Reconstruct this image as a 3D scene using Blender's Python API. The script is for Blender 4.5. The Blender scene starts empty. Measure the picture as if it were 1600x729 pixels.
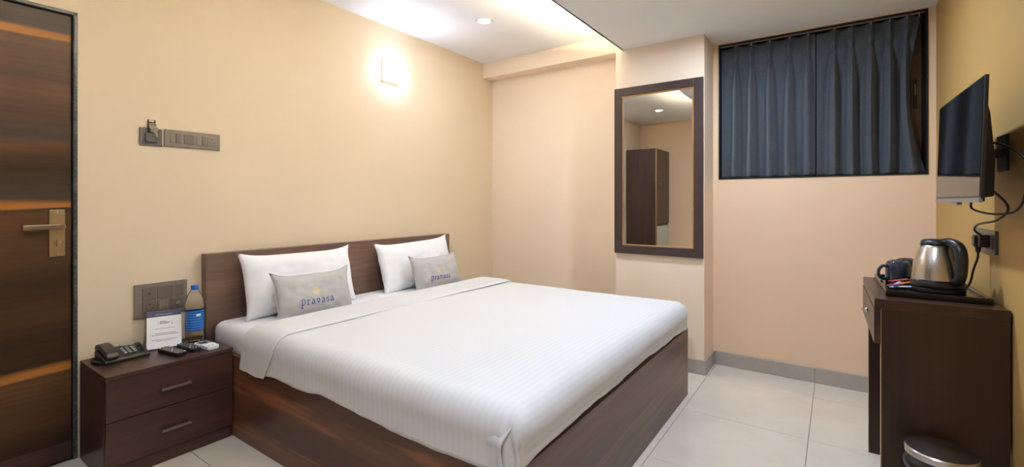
import bpy, bmesh, math, random
from mathutils import Vector, Matrix, noise

random.seed(7)
PI = math.pi
S = bpy.context.scene
COL = S.collection

# ------------------------------------------------------------------ camera
F_PX, YAW, HORIZON, CAM_H = 722.7, 0.61125, 314.4, 1.18
cam_d = bpy.data.cameras.new('camera')
cam = bpy.data.objects.new('camera', cam_d)
COL.objects.link(cam)
cam.location = (0, 0, CAM_H)
cam.rotation_euler = (PI / 2, 0, YAW)
cam_d.sensor_width = 36
cam_d.lens = F_PX / 1600 * 36
cam_d.shift_y = -(364.5 - HORIZON) / 1600
cam_d.clip_start = 0.02
S.camera = cam

# ------------------------------------------------------------------ world, exposure
W = bpy.data.worlds.new('world')
S.world = W
W.use_nodes = True
W.node_tree.nodes['Background'].inputs[0].default_value = (0.02, 0.025, 0.035, 1)
W.node_tree.nodes['Background'].inputs[1].default_value = 0.3
vs = S.view_settings
vs.view_transform = 'Standard'
vs.look = 'None'
vs.exposure = 1.04
vs.gamma = 1.0
vs.use_curve_mapping = False

# lamp strengths (radiance of the glowing faces)
DOWN_BED = 105.0
DOWN_SOFFIT = 560.0
WALL_LAMP = 50.0
COVE = 190.0

# room planes (metres; the camera stands at x = y = 0)
LX, RX = -2.864, 0.475          # headboard wall, television wall
BY, AY, PY = 3.608, 3.736, 3.328  # window wall, alcove wall, pillar face
REAR = -1.45
ZC, ZS = 2.545, 2.317           # upper ceiling, lowered ceiling
SX = -1.32                      # edge of the lowered ceiling


# ------------------------------------------------------------------ materials
def lin(c):
    return tuple((v / 255 / 12.92 if v / 255 <= 0.04045 else ((v / 255 + 0.055) / 1.055) ** 2.4) for v in c) + (1,)


class NT:
    def __init__(self, name):
        self.m = bpy.data.materials.new(name)
        self.m.use_nodes = True
        self.t = self.m.node_tree
        self.b = self.t.nodes['Principled BSDF']

    def n(self, typ, **kw):
        nd = self.t.nodes.new(typ)
        for k, v in kw.items():
            if k.startswith('i_'):
                nd.inputs[k[2:].replace('_', ' ')].default_value = v
            else:
                setattr(nd, k, v)
        return nd

    def l(self, a, b):
        self.t.links.new(a, b)

    def ramp(self, src, stops, interp='LINEAR'):
        r = self.n('ShaderNodeValToRGB')
        r.color_ramp.interpolation = interp
        e = r.color_ramp.elements
        while len(e) < len(stops):
            e.new(0.5)
        for el, (p, c) in zip(e, stops):
            el.position = p
            el.color = c
        self.l(src, r.inputs[0])
        return r.outputs[0]

    def coords(self, scale=(1, 1, 1), loc=(0, 0, 0), rot=(0, 0, 0), kind='Object'):
        tc = self.n('ShaderNodeTexCoord')
        mp = self.n('ShaderNodeMapping')
        mp.inputs['Scale'].default_value = scale
        mp.inputs['Location'].default_value = loc
        mp.inputs['Rotation'].default_value = rot
        self.l(tc.outputs[kind], mp.inputs[0])
        return mp.outputs[0]

    def noise(self, vec, scale, detail=3, rough=0.5, dist=0.0):
        nz = self.n('ShaderNodeTexNoise')
        nz.inputs['Scale'].default_value = scale
        nz.inputs['Detail'].default_value = detail
        nz.inputs['Roughness'].default_value = rough
        nz.inputs['Distortion'].default_value = dist
        self.l(vec, nz.inputs['Vector'])
        return nz.outputs['Fac']

    def mix(self, fac, a, b, mode='MIX'):
        mx = self.n('ShaderNodeMix', data_type='RGBA', blend_type=mode)
        for i, v in ((0, fac), (6, a), (7, b)):
            if hasattr(v, 'is_output'):
                self.l(v, mx.inputs[i])
            else:
                mx.inputs[i].default_value = v
        return mx.outputs[2]

    def bump(self, h, strength=0.1, dist=0.002):
        bp = self.n('ShaderNodeBump')
        bp.inputs['Strength'].default_value = strength
        bp.inputs['Distance'].default_value = dist
        self.l(h, bp.inputs['Height'])
        self.l(bp.outputs[0], self.b.inputs['Normal'])

    def base(self, v):
        if hasattr(v, 'is_output'):
            self.l(v, self.b.inputs['Base Color'])
        else:
            self.b.inputs['Base Color'].default_value = v

    def set(self, **kw):
        for k, v in kw.items():
            self.b.inputs[k.replace('_', ' ')].default_value = v
        return self


def plain(name, rgb, rough=0.5, metal=0.0, var=0.06, scale=30, bump=0.0, spec=0.5, coat=0.0):
    """a colour with slight procedural variation"""
    t = NT(name)
    c = lin(rgb)
    v = t.coords()
    nz = t.noise(v, scale, 3)
    d = tuple(x * (1 - var) for x in c[:3]) + (1,)
    u = tuple(min(1, x * (1 + var)) for x in c[:3]) + (1,)
    t.base(t.ramp(nz, [(0.3, d), (0.7, u)]))
    t.set(Roughness=rough, Metallic=metal, Specular_IOR_Level=spec, Coat_Weight=coat)
    if bump:
        t.bump(nz, bump)
    return t.m


def paint(name, rgb):
    t = NT(name)
    c = lin(rgb)
    v = t.coords()
    big = t.noise(v, 1.7, 2)
    fine = t.noise(v, 160, 2)
    d = tuple(x * 0.965 for x in c[:3]) + (1,)
    t.base(t.ramp(big, [(0.3, d), (0.7, c)]))
    t.set(Roughness=0.62, Specular_IOR_Level=0.25)
    t.bump(fine, 0.05, 0.001)
    return t.m


def wood(name, dark, mid, light, axis, streak=None, rough=0.38, stretch=14, freq=5.0, seed=0.0, amount=0.5, spec=0.4):
    """axis: grain direction index"""
    t = NT(name)
    sc = [freq, freq, freq]
    sc[axis] = freq / stretch
    v = t.coords(scale=tuple(sc), loc=(seed, seed * 1.7, seed * 0.6))
    n1 = t.noise(v, 1.0, 4, 0.55, 0.6)
    sf = [freq * 9] * 3
    sf[axis] = freq * 0.35
    vf = t.coords(scale=tuple(sf), loc=(seed, 0, seed))
    n2 = t.noise(vf, 1.5, 3, 0.6)
    col = t.ramp(n1, [(0.28, lin(dark)), (0.5, lin(mid)), (0.72, lin(light))])
    if streak:
        ss = [freq * 0.8] * 3
        ss[axis] = freq * 0.8 / (stretch * 2.2)
        v3 = t.coords(scale=tuple(ss), loc=(seed * 2 + 3.1, seed, 1.3))
        n3 = t.noise(v3, 2.2, 4, 0.6, 0.25)
        msk = t.ramp(n3, [(0.535, (0, 0, 0, 1)), (0.600, (amount,) * 3 + (1,)), (0.68, (amount * 0.3,) * 3 + (1,))])
        col = t.mix(msk, col, lin(streak))
    g = t.ramp(n2, [(0.3, (0.80, 0.80, 0.80, 1)), (0.7, (1.06, 1.06, 1.06, 1))])
    t.base(t.mix(1.0, col, g, 'MULTIPLY'))
    t.set(Roughness=rough, Specular_IOR_Level=spec)
    t.bump(n2, 0.05, 0.001)
    return t.m


def emit(name, rgb, strength):
    t = NT(name)
    t.base(lin((230, 230, 230)))
    t.b.inputs['Emission Color'].default_value = rgb + (1,)
    t.b.inputs['Emission Strength'].default_value = strength
    return t.m


M = {}
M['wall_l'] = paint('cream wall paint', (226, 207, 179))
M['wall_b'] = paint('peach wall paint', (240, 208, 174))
M['wall_a'] = paint('lamp-lit peach wall paint', (244, 222, 197))  # lamp brightness of the alcove put into a lighter colour; beam and pillar too
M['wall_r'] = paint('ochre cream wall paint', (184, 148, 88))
M['ceil'] = paint('white ceiling paint', (247, 245, 243))
M['skirt'] = plain('grey skirting tile', (176, 168, 158), 0.25, var=0.05, scale=8)
M['grout'] = plain('grey tile grout', (128, 120, 110), 0.8)
M['wenge'] = wood('dark wenge veneer', (52, 33, 28), (65, 42, 36), (77, 52, 44), 1, rough=0.34, freq=7, stretch=16, seed=2.0)
M['wenge_x'] = wood('dark wenge veneer crosswise', (52, 34, 29), (64, 42, 36), (76, 52, 44), 0, rough=0.34, freq=7, stretch=16, seed=5.0)
M['walnut_x'] = wood('walnut veneer lengthwise', (58, 38, 30), (92, 61, 46), (122, 81, 58), 0, (150, 94, 58), 0.34, 7, 4.6, 1.0, 0.9)
M['walnut_y'] = wood('walnut veneer', (90, 69, 60), (110, 86, 75), (127, 101, 88), 1, (140, 106, 86), 0.34, 9, 4.2, 3.0, 0.4)
M['desk'] = wood('dark brown desk laminate', (40, 25, 16), (51, 33, 21), (61, 41, 27), 2, rough=0.36, freq=5, stretch=10, seed=4.0)
M['desk_top'] = wood('dark brown desk laminate top', (48, 31, 22), (62, 42, 30), (74, 52, 38), 1, rough=0.3, freq=6, stretch=12, seed=6.0)
M['edge_band'] = plain('pale edge banding', (176, 150, 122), 0.5)
M['sheet'] = plain('white bed sheet', (236, 235, 236), 0.85, var=0.015, scale=5, spec=0.15)
M['pillow'] = plain('white pillowcase cotton', (247, 247, 248), 0.85, var=0.015, scale=240, bump=0.12, spec=0.15)
M['cushion'] = plain('grey cushion cotton', (186, 183, 180), 0.85, var=0.04, scale=260, bump=0.15, spec=0.15)
M['blue_print'] = plain('navy blue print', (46, 72, 140), 0.8, var=0.05)
M['gold_print'] = plain('pale gold print', (204, 190, 158), 0.8, var=0.05)
M['frame_dark'] = plain('dark brown mirror frame', (62, 48, 44), 0.35, var=0.08, scale=12)
M['gold'] = plain('gold beading', (176, 130, 84), 0.35, 0.4)
M['black'] = plain('black plastic', (22, 22, 23), 0.35)
M['black_matte'] = plain('black matte plastic', (18, 18, 19), 0.6)
M['black_gloss'] = plain('gloss black tray', (14, 13, 13), 0.16)
M['phone'] = plain('charcoal telephone plastic', (40, 39, 38), 0.42)
M['key_grey'] = plain('light grey key', (150, 148, 144), 0.5)
M['white_pl'] = plain('white plastic', (232, 232, 230), 0.4)
M['steel'] = plain('brushed steel', (192, 188, 182), 0.24, 1.0, var=0.03, scale=14)
M['chrome'] = plain('chrome', (215, 215, 215), 0.12, 1.0, 0.02)
M['brass'] = plain('satin antique brass', (176, 156, 120), 0.34, 1.0, var=0.06)
M['bronze'] = plain('dark bronze', (134, 122, 110), 0.36, 0.9)
M['plate'] = plain('grey brown switch plate', (124, 115, 104), 0.38, 0.25, var=0.05)
M['module'] = plain('grey brown switch module', (104, 95, 86), 0.42, 0.2, var=0.05)
M['hole'] = plain('black socket hole', (8, 8, 8), 0.8)
M['plate_dark'] = plain('dark grey switch plate', (92, 86, 82), 0.4, 0.2)
M['blue_cap'] = plain('blue bottle cap', (20, 92, 190), 0.35)
M['navy_card'] = plain('navy card header', (48, 48, 84), 0.5)
M['card'] = plain('white printed card', (236, 235, 234), 0.5, var=0.01)
M['ink'] = plain('dark print ink', (70, 70, 84), 0.7)
M['pale_ink'] = plain('pale print ink', (176, 176, 196), 0.7)
M['lcd'] = plain('blue grey display', (74, 88, 118), 0.2)
M['wardrobe'] = wood('dark wardrobe laminate', (62, 48, 44), (74, 57, 52), (84, 65, 59), 2, rough=0.4, freq=5, stretch=12, seed=8.0)
M['pale_panel'] = plain('pale grey green laminate', (196, 206, 196), 0.35)
M['window_frame'] = plain('black window frame', (26, 26, 28), 0.4)
M['sash'] = plain('brown window sash', (150, 112, 70), 0.45, var=0.1, scale=9)
M['rail'] = plain('grey metal curtain rail', (150, 148, 146), 0.4, 0.6)
M['mug'] = plain('navy glazed ceramic', (26, 38, 58), 0.08, var=0.03, coat=0.5)
M['bag'] = plain('black bin liner', (30, 30, 31), 0.32)
M['orange'] = plain('orange sachet foil', (228, 140, 34), 0.35)
M['red'] = plain('red sachet foil', (196, 82, 68), 0.35)
M['violet'] = plain('violet sachet foil', (84, 66, 150), 0.35)
M['white_foil'] = plain('white sachet paper', (222, 220, 226), 0.4)
M['lamp_ring'] = plain('white lamp ring', (232, 232, 230), 0.45)
M['led_cool'] = emit('cool white lamp glow', (0.78, 0.93, 1.17), DOWN_BED)
M['led_soffit'] = emit('cool daylight lamp glow', (0.77, 0.92, 1.14), DOWN_SOFFIT)
M['led_wall'] = emit('wall lamp glow', (0.76, 0.93, 1.24), WALL_LAMP)
M['lamp_body'] = emit('frosted lamp body glow', (0.93, 0.95, 1.0), 0.42)
M['led_cove'] = emit('warm strip glow', (1.0, 0.89, 0.66), COVE)


def m_tile():
    t = NT('polished cream floor tile')
    v = t.coords(kind='Object')
    n1 = t.noise(v, 3.2, 4, 0.6, 0.4)
    t.base(t.ramp(n1, [(0.3, lin((214, 204, 190))), (0.7, lin((225, 216, 202)))]))
    t.set(Roughness=0.09, Specular_IOR_Level=0.55)
    return t.m


def m_door():
    t = NT('striped walnut door laminate')
    v = t.coords(scale=(3, 0.5, 3))
    wob = t.noise(v, 1.6, 3, 0.5)
    tc = t.n('ShaderNodeTexCoord')
    sp = t.n('ShaderNodeSeparateXYZ')
    t.l(tc.outputs['Object'], sp.inputs[0])
    # height + slow wander along the leaf
    m1 = t.n('ShaderNodeMath', operation='MULTIPLY_ADD')
    t.l(wob, m1.inputs[0])
    m1.inputs[1].default_value = 0.11
    t.l(sp.outputs[2], m1.inputs[2])
    m2 = t.n('ShaderNodeMath', operation='MULTIPLY_ADD')   # grain climbs a little towards the lock side
    t.l(sp.outputs[1], m2.inputs[0])
    m2.inputs[1].default_value = -0.03
    t.l(m1.outputs[0], m2.inputs[2])
    m3 = t.n('ShaderNodeMath', operation='DIVIDE')
    t.l(m2.outputs[0], m3.inputs[0])
    m3.inputs[1].default_value = 2.15
    off = 0.04
    dk, md, lt = lin((50, 33, 20)), lin((72, 49, 29)), lin((90, 61, 36))
    og = lin((160, 104, 48))
    gy = lin((66, 54, 43))

    def z(h):
        return (h + off) / 2.15
    stops = [(0.0, dk), (z(0.12), dk), (z(0.2), md), (z(0.38), lt), (z(0.405), lt), (z(0.409), og), (z(0.432), og), (z(0.452), dk), (z(0.60), dk),
             (z(0.68), md), (z(0.83), dk), (z(0.9), md), (z(1.10), lt), (z(1.155), md), (z(1.159), og), (z(1.180), og), (z(1.205), gy), (z(1.33), dk),
             (z(1.40), md), (z(1.45), lt), (z(1.47), gy), (z(1.56), md), (z(1.70), lt), (z(1.75), md), (z(1.90), lt), (z(1.906), og), (z(1.935), og), (z(1.945), gy), (1.0, gy)]
    col = t.ramp(m3.outputs[0], stops)
    vf = t.coords(scale=(40, 1.6, 40))
    n2 = t.noise(vf, 1.5, 4, 0.6)
    g = t.ramp(n2, [(0.3, (0.78, 0.78, 0.78, 1)), (0.7, (1.08, 1.08, 1.08, 1))])
    t.base(t.mix(1.0, col, g, 'MULTIPLY'))
    t.set(Roughness=0.42, Specular_IOR_Level=0.22)
    return t.m


def m_granite():
    t = NT('dark speckled stone door frame')
    v = t.coords()
    n1 = t.noise(v, 120, 2)
    n2 = t.noise(v, 14, 3)
    a = t.ramp(n1, [(0.4, lin((40, 41, 42))), (0.75, lin((84, 86, 86)))])
    b = t.ramp(n2, [(0.55, (0, 0, 0, 1)), (0.75, (0.6, 0.6, 0.6, 1))])
    t.base(t.mix(b, a, lin((128, 126, 120))))
    t.set(Roughness=0.35)
    return t.m


def m_duvet():
    t = NT('white satin stripe duvet')
    tc = t.n('ShaderNodeTexCoord')
    sp = t.n('ShaderNodeSeparateXYZ')
    t.l(tc.outputs['UV'], sp.inputs[0])
    mm = t.n('ShaderNodeMath', operation='MULTIPLY')
    t.l(sp.outputs[0], mm.inputs[0])
    mm.inputs[1].default_value = 1 / 0.026
    fr = t.n('ShaderNodeMath', operation='FRACT')
    t.l(mm.outputs[0], fr.inputs[0])
    st = t.ramp(fr.outputs[0], [(0.0, (0, 0, 0, 1)), (0.08, (1, 1, 1, 1)), (0.5, (1, 1, 1, 1)), (0.58, (0, 0, 0, 1))])
    t.base(t.mix(st, lin((215, 215, 215)), lin((218, 218, 218))))
    rr = t.ramp(st, [(0, (0.75,) * 3 + (1,)), (1, (0.66,) * 3 + (1,))])
    t.l(rr, t.b.inputs['Roughness'])
    t.set(Specular_IOR_Level=0.15, Sheen_Weight=0.1)
    t.bump(st, 0.07, 0.0006)
    return t.m


def m_curtain():
    t = NT('slate blue grey curtain cloth')
    v = t.coords(scale=(1, 1, 0.8))
    n1 = t.noise(v, 110, 3)
    n2 = t.noise(t.coords(), 500, 2)
    a = t.ramp(n1, [(0.35, lin((61, 67, 73))), (0.65, lin((70, 77, 83)))])
    t.base(a)
    t.set(Roughness=0.6, Specular_IOR_Level=0.3, Sheen_Weight=0.3)
    t.bump(n2, 0.2, 0.001)
    return t.m


def m_mirror():
    t = NT('mirror glass')
    v = t.coords()
    t.base(t.ramp(t.noise(v, 0.8, 1), [(0.3, (0.80, 0.81, 0.78, 1)), (0.7, (0.82, 0.83, 0.80, 1))]))
    t.set(Metallic=1.0, Roughness=0.0)
    return t.m


def m_screen():
    t = NT('glossy black screen')
    v = t.coords()
    t.base(t.ramp(t.noise(v, 4, 1), [(0.3, (0.004, 0.004, 0.005, 1)), (0.7, (0.006, 0.006, 0.007, 1))]))
    t.set(Roughness=0.05, Specular_IOR_Level=0.5)
    return t.m


def m_clear(name, tint, rough=0.02, ior=1.33):
    t = NT(name)
    v = t.coords()
    t.base(t.ramp(t.noise(v, 10, 1), [(0.3, tint), (0.7, tint)]))
    t.set(Roughness=rough, Transmission_Weight=1.0, IOR=ior)
    return t.m


def m_label():
    t = NT('blue bottle label')
    tc = t.n('ShaderNodeTexCoord')
    sp = t.n('ShaderNodeSeparateXYZ')
    t.l(tc.outputs['Object'], sp.inputs[0])
    w = t.n('ShaderNodeTexWave', wave_type='BANDS', bands_direction='Z')
    w.inputs['Scale'].default_value = 24
    w.inputs['Distortion'].default_value = 0.6
    t.l(tc.outputs['Object'], w.inputs[0])
    t.base(t.ramp(w.outputs['Fac'], [(0.2, lin((14, 86, 170))), (0.75, lin((22, 100, 186))), (0.95, lin((70, 140, 205)))]))
    t.set(Roughness=0.3)
    return t.m


M['tile'] = m_tile()
M['door'] = m_door()
M['granite'] = m_granite()
M['duvet'] = m_duvet()
M['curtain'] = m_curtain()
M['mirror'] = m_mirror()
M['screen'] = m_screen()
M['pet'] = m_clear('clear bottle plastic', (0.96, 0.97, 0.97, 1), 0.0, 1.15)
M['acrylic'] = m_clear('clear acrylic', (0.97, 0.93, 0.88, 1), 0.05, 1.3)
M['glass'] = m_clear('dark window glass', (0.25, 0.27, 0.28, 1), 0.03, 1.45)
M['label'] = m_label()


# ------------------------------------------------------------------ mesh helpers
class MB:
    def __init__(self):
        self.v, self.f, self.uv = [], [], None

    def box(self, x0, x1, y0, y1, z0, z1):
        b = len(self.v)
        self.v += [(x, y, z) for z in (z0, z1) for y in (y0, y1) for x in (x0, x1)]
        for q in ((0, 2, 3, 1), (4, 5, 7, 6), (0, 1, 5, 4), (2, 6, 7, 3), (0, 4, 6, 2), (1, 3, 7, 5)):
            self.f.append(tuple(b + i for i in q))
        return self

    def obox(self, c, s, mat):
        """box of size s about c, turned by mat (3x3)"""
        b = len(self.v)
        for sz in (-.5, .5):
            for sy in (-.5, .5):
                for sx in (-.5, .5):
                    self.v.append(tuple(Vector(c) + mat @ Vector((sx * s[0], sy * s[1], sz * s[2]))))
        for q in ((0, 2, 3, 1), (4, 5, 7, 6), (0, 1, 5, 4), (2, 6, 7, 3), (0, 4, 6, 2), (1, 3, 7, 5)):
            self.f.append(tuple(b + i for i in q))
        return self

    def lathe(self, prof, c=(0, 0, 0), n=32, axis='Z', cap=True):
        b = len(self.v)
        for r, h in prof:
            for i in range(n):
                a = 2 * PI * i / n
                p, q = r * math.cos(a), r * math.sin(a)
                o = {'Z': (p, q, h), 'X': (h, p, q), 'Y': (q, h, p)}[axis]
                self.v.append((c[0] + o[0], c[1] + o[1], c[2] + o[2]))
        for k in range(len(prof) - 1):
            for i in range(n):
                j = (i + 1) % n
                self.f.append((b + k * n + i, b + k * n + j, b + (k + 1) * n + j, b + (k + 1) * n + i))
        if cap:
            self.f.append(tuple(b + i for i in reversed(range(n))))
            k = len(prof) - 1
            self.f.append(tuple(b + k * n + i for i in range(n)))
        return self

    def tube(self, pts, r, n=10, closed=False, flat=1.0):
        pts = [Vector(p) for p in pts]
        b = len(self.v)
        up = Vector((0, 0, 1))
        N = len(pts)
        prev = None
        for i, p in enumerate(pts):
            if closed:
                d = pts[(i + 1) % N] - pts[i - 1]
            else:
                d = pts[min(i + 1, N - 1)] - pts[max(i - 1, 0)]
            d.normalize()
            if prev is None:
                s = d.cross(up)
                if s.length < 1e-3:
                    s = d.cross(Vector((1, 0, 0)))
            else:
                s = prev - d * prev.dot(d)
            s.normalize()
            prev = s
            t = s.cross(d)
            rr = r[i] if isinstance(r, (list, tuple)) else r
            for k in range(n):
                a = 2 * PI * k / n
                self.v.append(tuple(p + s * rr * math.cos(a) + t * rr * flat * math.sin(a)))
        for i in range(N if closed else N - 1):
            i2 = (i + 1) % N
            for k in range(n):
                k2 = (k + 1) % n
                self.f.append((b + i * n + k, b + i * n + k2, b + i2 * n + k2, b + i2 * n + k))
        if not closed:
            self.f.append(tuple(b + k for k in reversed(range(n))))
            self.f.append(tuple(b + (N - 1) * n + k for k in range(n)))
        return self

    def prism(self, poly, axis, h0, h1):
        """poly in the two other axes (cyclic order), extruded along axis"""
        b = len(self.v)
        n = len(poly)
        for h in (h0, h1):
            for p, q in poly:
                self.v.append({'X': (h, p, q), 'Y': (p, h, q), 'Z': (p, q, h)}[axis])
        self.f.append(tuple(b + i for i in reversed(range(n))))
        self.f.append(tuple(b + n + i for i in range(n)))
        for i in range(n):
            j = (i + 1) % n
            self.f.append((b + i, b + j, b + n + j, b + n + i))
        return self

    def grid(self, fn, nu, nv, keep=None, uvfn=None):
        b = len(self.v)
        for j in range(nv + 1):
            for i in range(nu + 1):
                self.v.append(tuple(fn(i, j)))
        for j in range(nv):
            for i in range(nu):
                if keep and not keep(i, j):
                    continue
                a = b + j * (nu + 1) + i
                self.f.append((a, a + 1, a + nu + 2, a + nu + 1))
        if uvfn:
            self.uv = [uvfn(i, j) for j in range(nv + 1) for i in range(nu + 1)]
        return self

    def xf(self, mat):
        self.v = [tuple(mat @ Vector(p)) for p in self.v]
        return self

    def build(self, name, mat, parent=None, smooth=False, bevel=0.0, seg=2, auto=None, subsurf=0, solid=0.0, loc=None):
        me = bpy.data.meshes.new(name)
        me.from_pydata(self.v, [], self.f)
        if self.uv:
            ul = me.uv_layers.new(name='UVMap')
            for lp in me.loops:
                ul.data[lp.index].uv = self.uv[lp.vertex_index]
        bm = bmesh.new()
        bm.from_mesh(me)
        bmesh.ops.recalc_face_normals(bm, faces=bm.faces)
        bm.to_mesh(me)
        bm.free()
        me.materials.append(M[mat])
        o = bpy.data.objects.new(name, me)
        COL.objects.link(o)
        if parent is not None:
            o.parent = parent
        if loc:
            o.location = loc
        if smooth or auto:
            for p in me.polygons:
                p.use_smooth = True
        if auto:
            me.set_sharp_from_angle(angle=math.radians(auto))
        if solid:
            md = o.modifiers.new('solid', 'SOLIDIFY')
            md.thickness = solid
            md.offset = 0
        if bevel:
            md = o.modifiers.new('bevel', 'BEVEL')
            md.width = bevel
            md.segments = seg
            md.limit_method = 'ANGLE'
            md.angle_limit = math.radians(35)
        if subsurf:
            md = o.modifiers.new('sub', 'SUBSURF')
            md.levels = md.render_levels = subsurf
        return o


def box(name, mat, parent, *d, bevel=0.0, seg=2):
    return MB().box(*d).build(name, mat, parent, bevel=bevel, seg=seg)


def tag(o, label, cat, group=None):
    o['label'] = label
    o['category'] = cat
    if group:
        o['group'] = group
    return o


def thing(name, label, cat, loc=(0, 0, 0), rz=0.0, group=None):
    o = bpy.data.objects.new(name, None)
    o.empty_display_size = 0.1
    COL.objects.link(o)
    o.location = loc
    o.rotation_euler = (0, 0, rz)
    return tag(o, label, cat, group)


def struct(o, label=None):
    o['kind'] = 'structure'
    if label:
        o['label'] = label
    return o


def sempty(name, label, loc=(0, 0, 0)):
    o = bpy.data.objects.new(name, None)
    o.empty_display_size = 0.1
    COL.objects.link(o)
    o.location = loc
    return struct(o, label)


def arc(c, r, a0, a1, n, plane='XZ'):
    out = []
    for i in range(n + 1):
        a = math.radians(a0 + (a1 - a0) * i / n)
        p, q = r * math.cos(a), r * math.sin(a)
        out.append({'XZ': (c[0] + p, c[1], c[2] + q), 'XY': (c[0] + p, c[1] + q, c[2]), 'YZ': (c[0], c[1] + p, c[2] + q)}[plane])
    return out


def bez(pts, n=12):
    """smooth path through points (Catmull-Rom)"""
    P = [Vector(p) for p in pts]
    P = [P[0] * 2 - P[1]] + P + [P[-1] * 2 - P[-2]]
    out = []
    for i in range(1, len(P) - 2):
        for k in range(n):
            t = k / n
            a, b, c, d = P[i - 1:i + 3]
            out.append(0.5 * ((2 * b) + (c - a) * t + (2 * a - 5 * b + 4 * c - d) * t * t + (3 * b - a - 3 * c + d) * t ** 3))
    out.append(P[-2])
    return out


# ================================================================== THE SETTING
# ---- floor: slab with one object for each tile
floor = struct(MB().box(LX - 0.1, RX + 0.1, REAR - 0.1, AY + 0.1, -0.06, -0.004).build('floor', 'grout'), 'floor of polished cream tiles with thin grey joints')
T, GAP = 0.6, 0.0025
xs = [x for x in (-0.713 + T * k for k in range(-5, 4))]
ys = [2.719 + T * k for k in range(-8, 4)]
for i in range(len(xs)):
    for j in range(len(ys)):
        a0, a1 = max(xs[i], LX) + GAP / 2, min(xs[i] + T, RX) - GAP / 2
        b0, b1 = max(ys[j], REAR) + GAP / 2, min(ys[j] + T, AY) - GAP / 2
        if a1 - a0 < 0.02 or b1 - b0 < 0.02:
            continue
        box('floor_tile', 'tile', floor, a0, a1, b0, b1, -0.005, 0.0, bevel=0.0008, seg=1)

# ---- headboard wall with the door opening
D0, D1, DT = -0.28, 0.597, 2.046       # opening along y, height
wl = struct(MB().box(LX - 0.14, LX, D1, AY + 0.1, 0, ZC).box(LX - 0.14, LX, REAR - 0.1, D0, 0, ZC).box(LX - 0.14, LX, D0, D1, DT, ZC)
            .build('wall_left', 'wall_l'), 'cream painted wall behind the bed')
# ---- window wall, alcove, pillar and beam
WX0, WX1, WZ0, WZ1 = -0.698, 0.441, 1.338, 2.308
PX0, PX1 = -1.371, -0.735
wb = struct(MB().box(PX1, WX0, BY, BY + 0.3, 0, ZS + 0.05).box(WX1, RX + 0.1, BY, BY + 0.3, 0, ZS + 0.05)
            .box(WX0, WX1, BY, BY + 0.3, 0, WZ0).box(WX0, WX1, BY, BY + 0.3, WZ1, ZS + 0.05).build('wall_back', 'wall_b'), 'peach painted wall with the curtained window')
box('alcove_wall', 'wall_a', wb, LX - 0.1, PX0 + 0.05, AY, AY + 0.12, 0, ZC)
box('pillar', 'wall_a', wb, PX0, PX1, PY, BY + 0.3, 0, ZC, bevel=0.003)
box('beam', 'wall_a', wb, LX - 0.02, PX0 + 0.02, 3.588, AY + 0.02, 2.395, ZC, bevel=0.003)
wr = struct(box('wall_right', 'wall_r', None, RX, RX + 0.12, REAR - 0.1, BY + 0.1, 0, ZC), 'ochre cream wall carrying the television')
wre = struct(box('wall_rear', 'wall_b', None, LX - 0.1, RX + 0.1, REAR - 0.12, REAR, 0, ZC), 'plain cream wall beside the wardrobe, opposite the window')
# ---- ceiling and lowered ceiling with light cove
ce = struct(box('ceiling', 'ceil', None, LX - 0.14, RX + 0.12, REAR - 0.12, AY + 0.12, ZC, ZC + 0.1), 'white ceiling with a lowered section over the window side')
MB().box(SX, RX, REAR, BY + 0.02, ZS, ZS + 0.016).box(SX, SX + 0.012, REAR, PY + 0.02, ZS, ZS + 0.045).build('lowered_ceiling', 'ceil', ce)
box('cove_back', 'ceil', ce, -1.02, -1.0, REAR, PY + 0.1, ZS + 0.016, ZC)

# ---- skirting tiles
SK, ST = 0.098, 0.012


def skirting(name, label, runs):
    root = sempty(name, label)
    for (ax, c, a0, a1, side) in runs:       # ax: run axis, c: wall plane, side: which way it stands out
        n = max(1, math.ceil((a1 - a0) / 0.6 - 1e-6))
        cuts = []
        p = a0
        while p < a1 - 1e-4:
            g = math.floor(((p + 0.113) / 0.6) + 1e-6) * 0.6 + 0.6 - 0.113 if ax == 'x' else p + 0.6
            q = min(g, a1)
            cuts.append((p, q))
            p = q
        for (p, q) in cuts:
            lo, hi = sorted((c, c + side * ST))
            if ax == 'x':
                box('skirting_tile', 'skirt', root, p, q - 0.0015, lo, hi, 0, SK, bevel=0.0015, seg=1)
            else:
                box('skirting_tile', 'skirt', root, lo, hi, p, q - 0.0015, 0, SK, bevel=0.0015, seg=1)
    return root


skirting('baseboard_back', 'grey tile skirting along the window wall and pillar',
         [('x', BY, PX1 + ST, RX - ST, -1), ('x', PY, PX0, PX1 + ST, -1), ('y', PX1, PY, BY, 1), ('x', AY, LX + ST, PX0, -1)])
skirting('baseboard_right', 'grey tile skirting under the television wall', [('y', RX, REAR, BY, -1)])
skirting('baseboard_rear', 'grey tile skirting along the wall beside the wardrobe', [('x', REAR, -2.34, RX - ST, 1)])
skirting('baseboard_left', 'grey tile skirting beyond the bed head', [('y', LX, 3.02, AY - ST, 1), ('y', LX, -0.76, D0 - 0.01, 1)])

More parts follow.
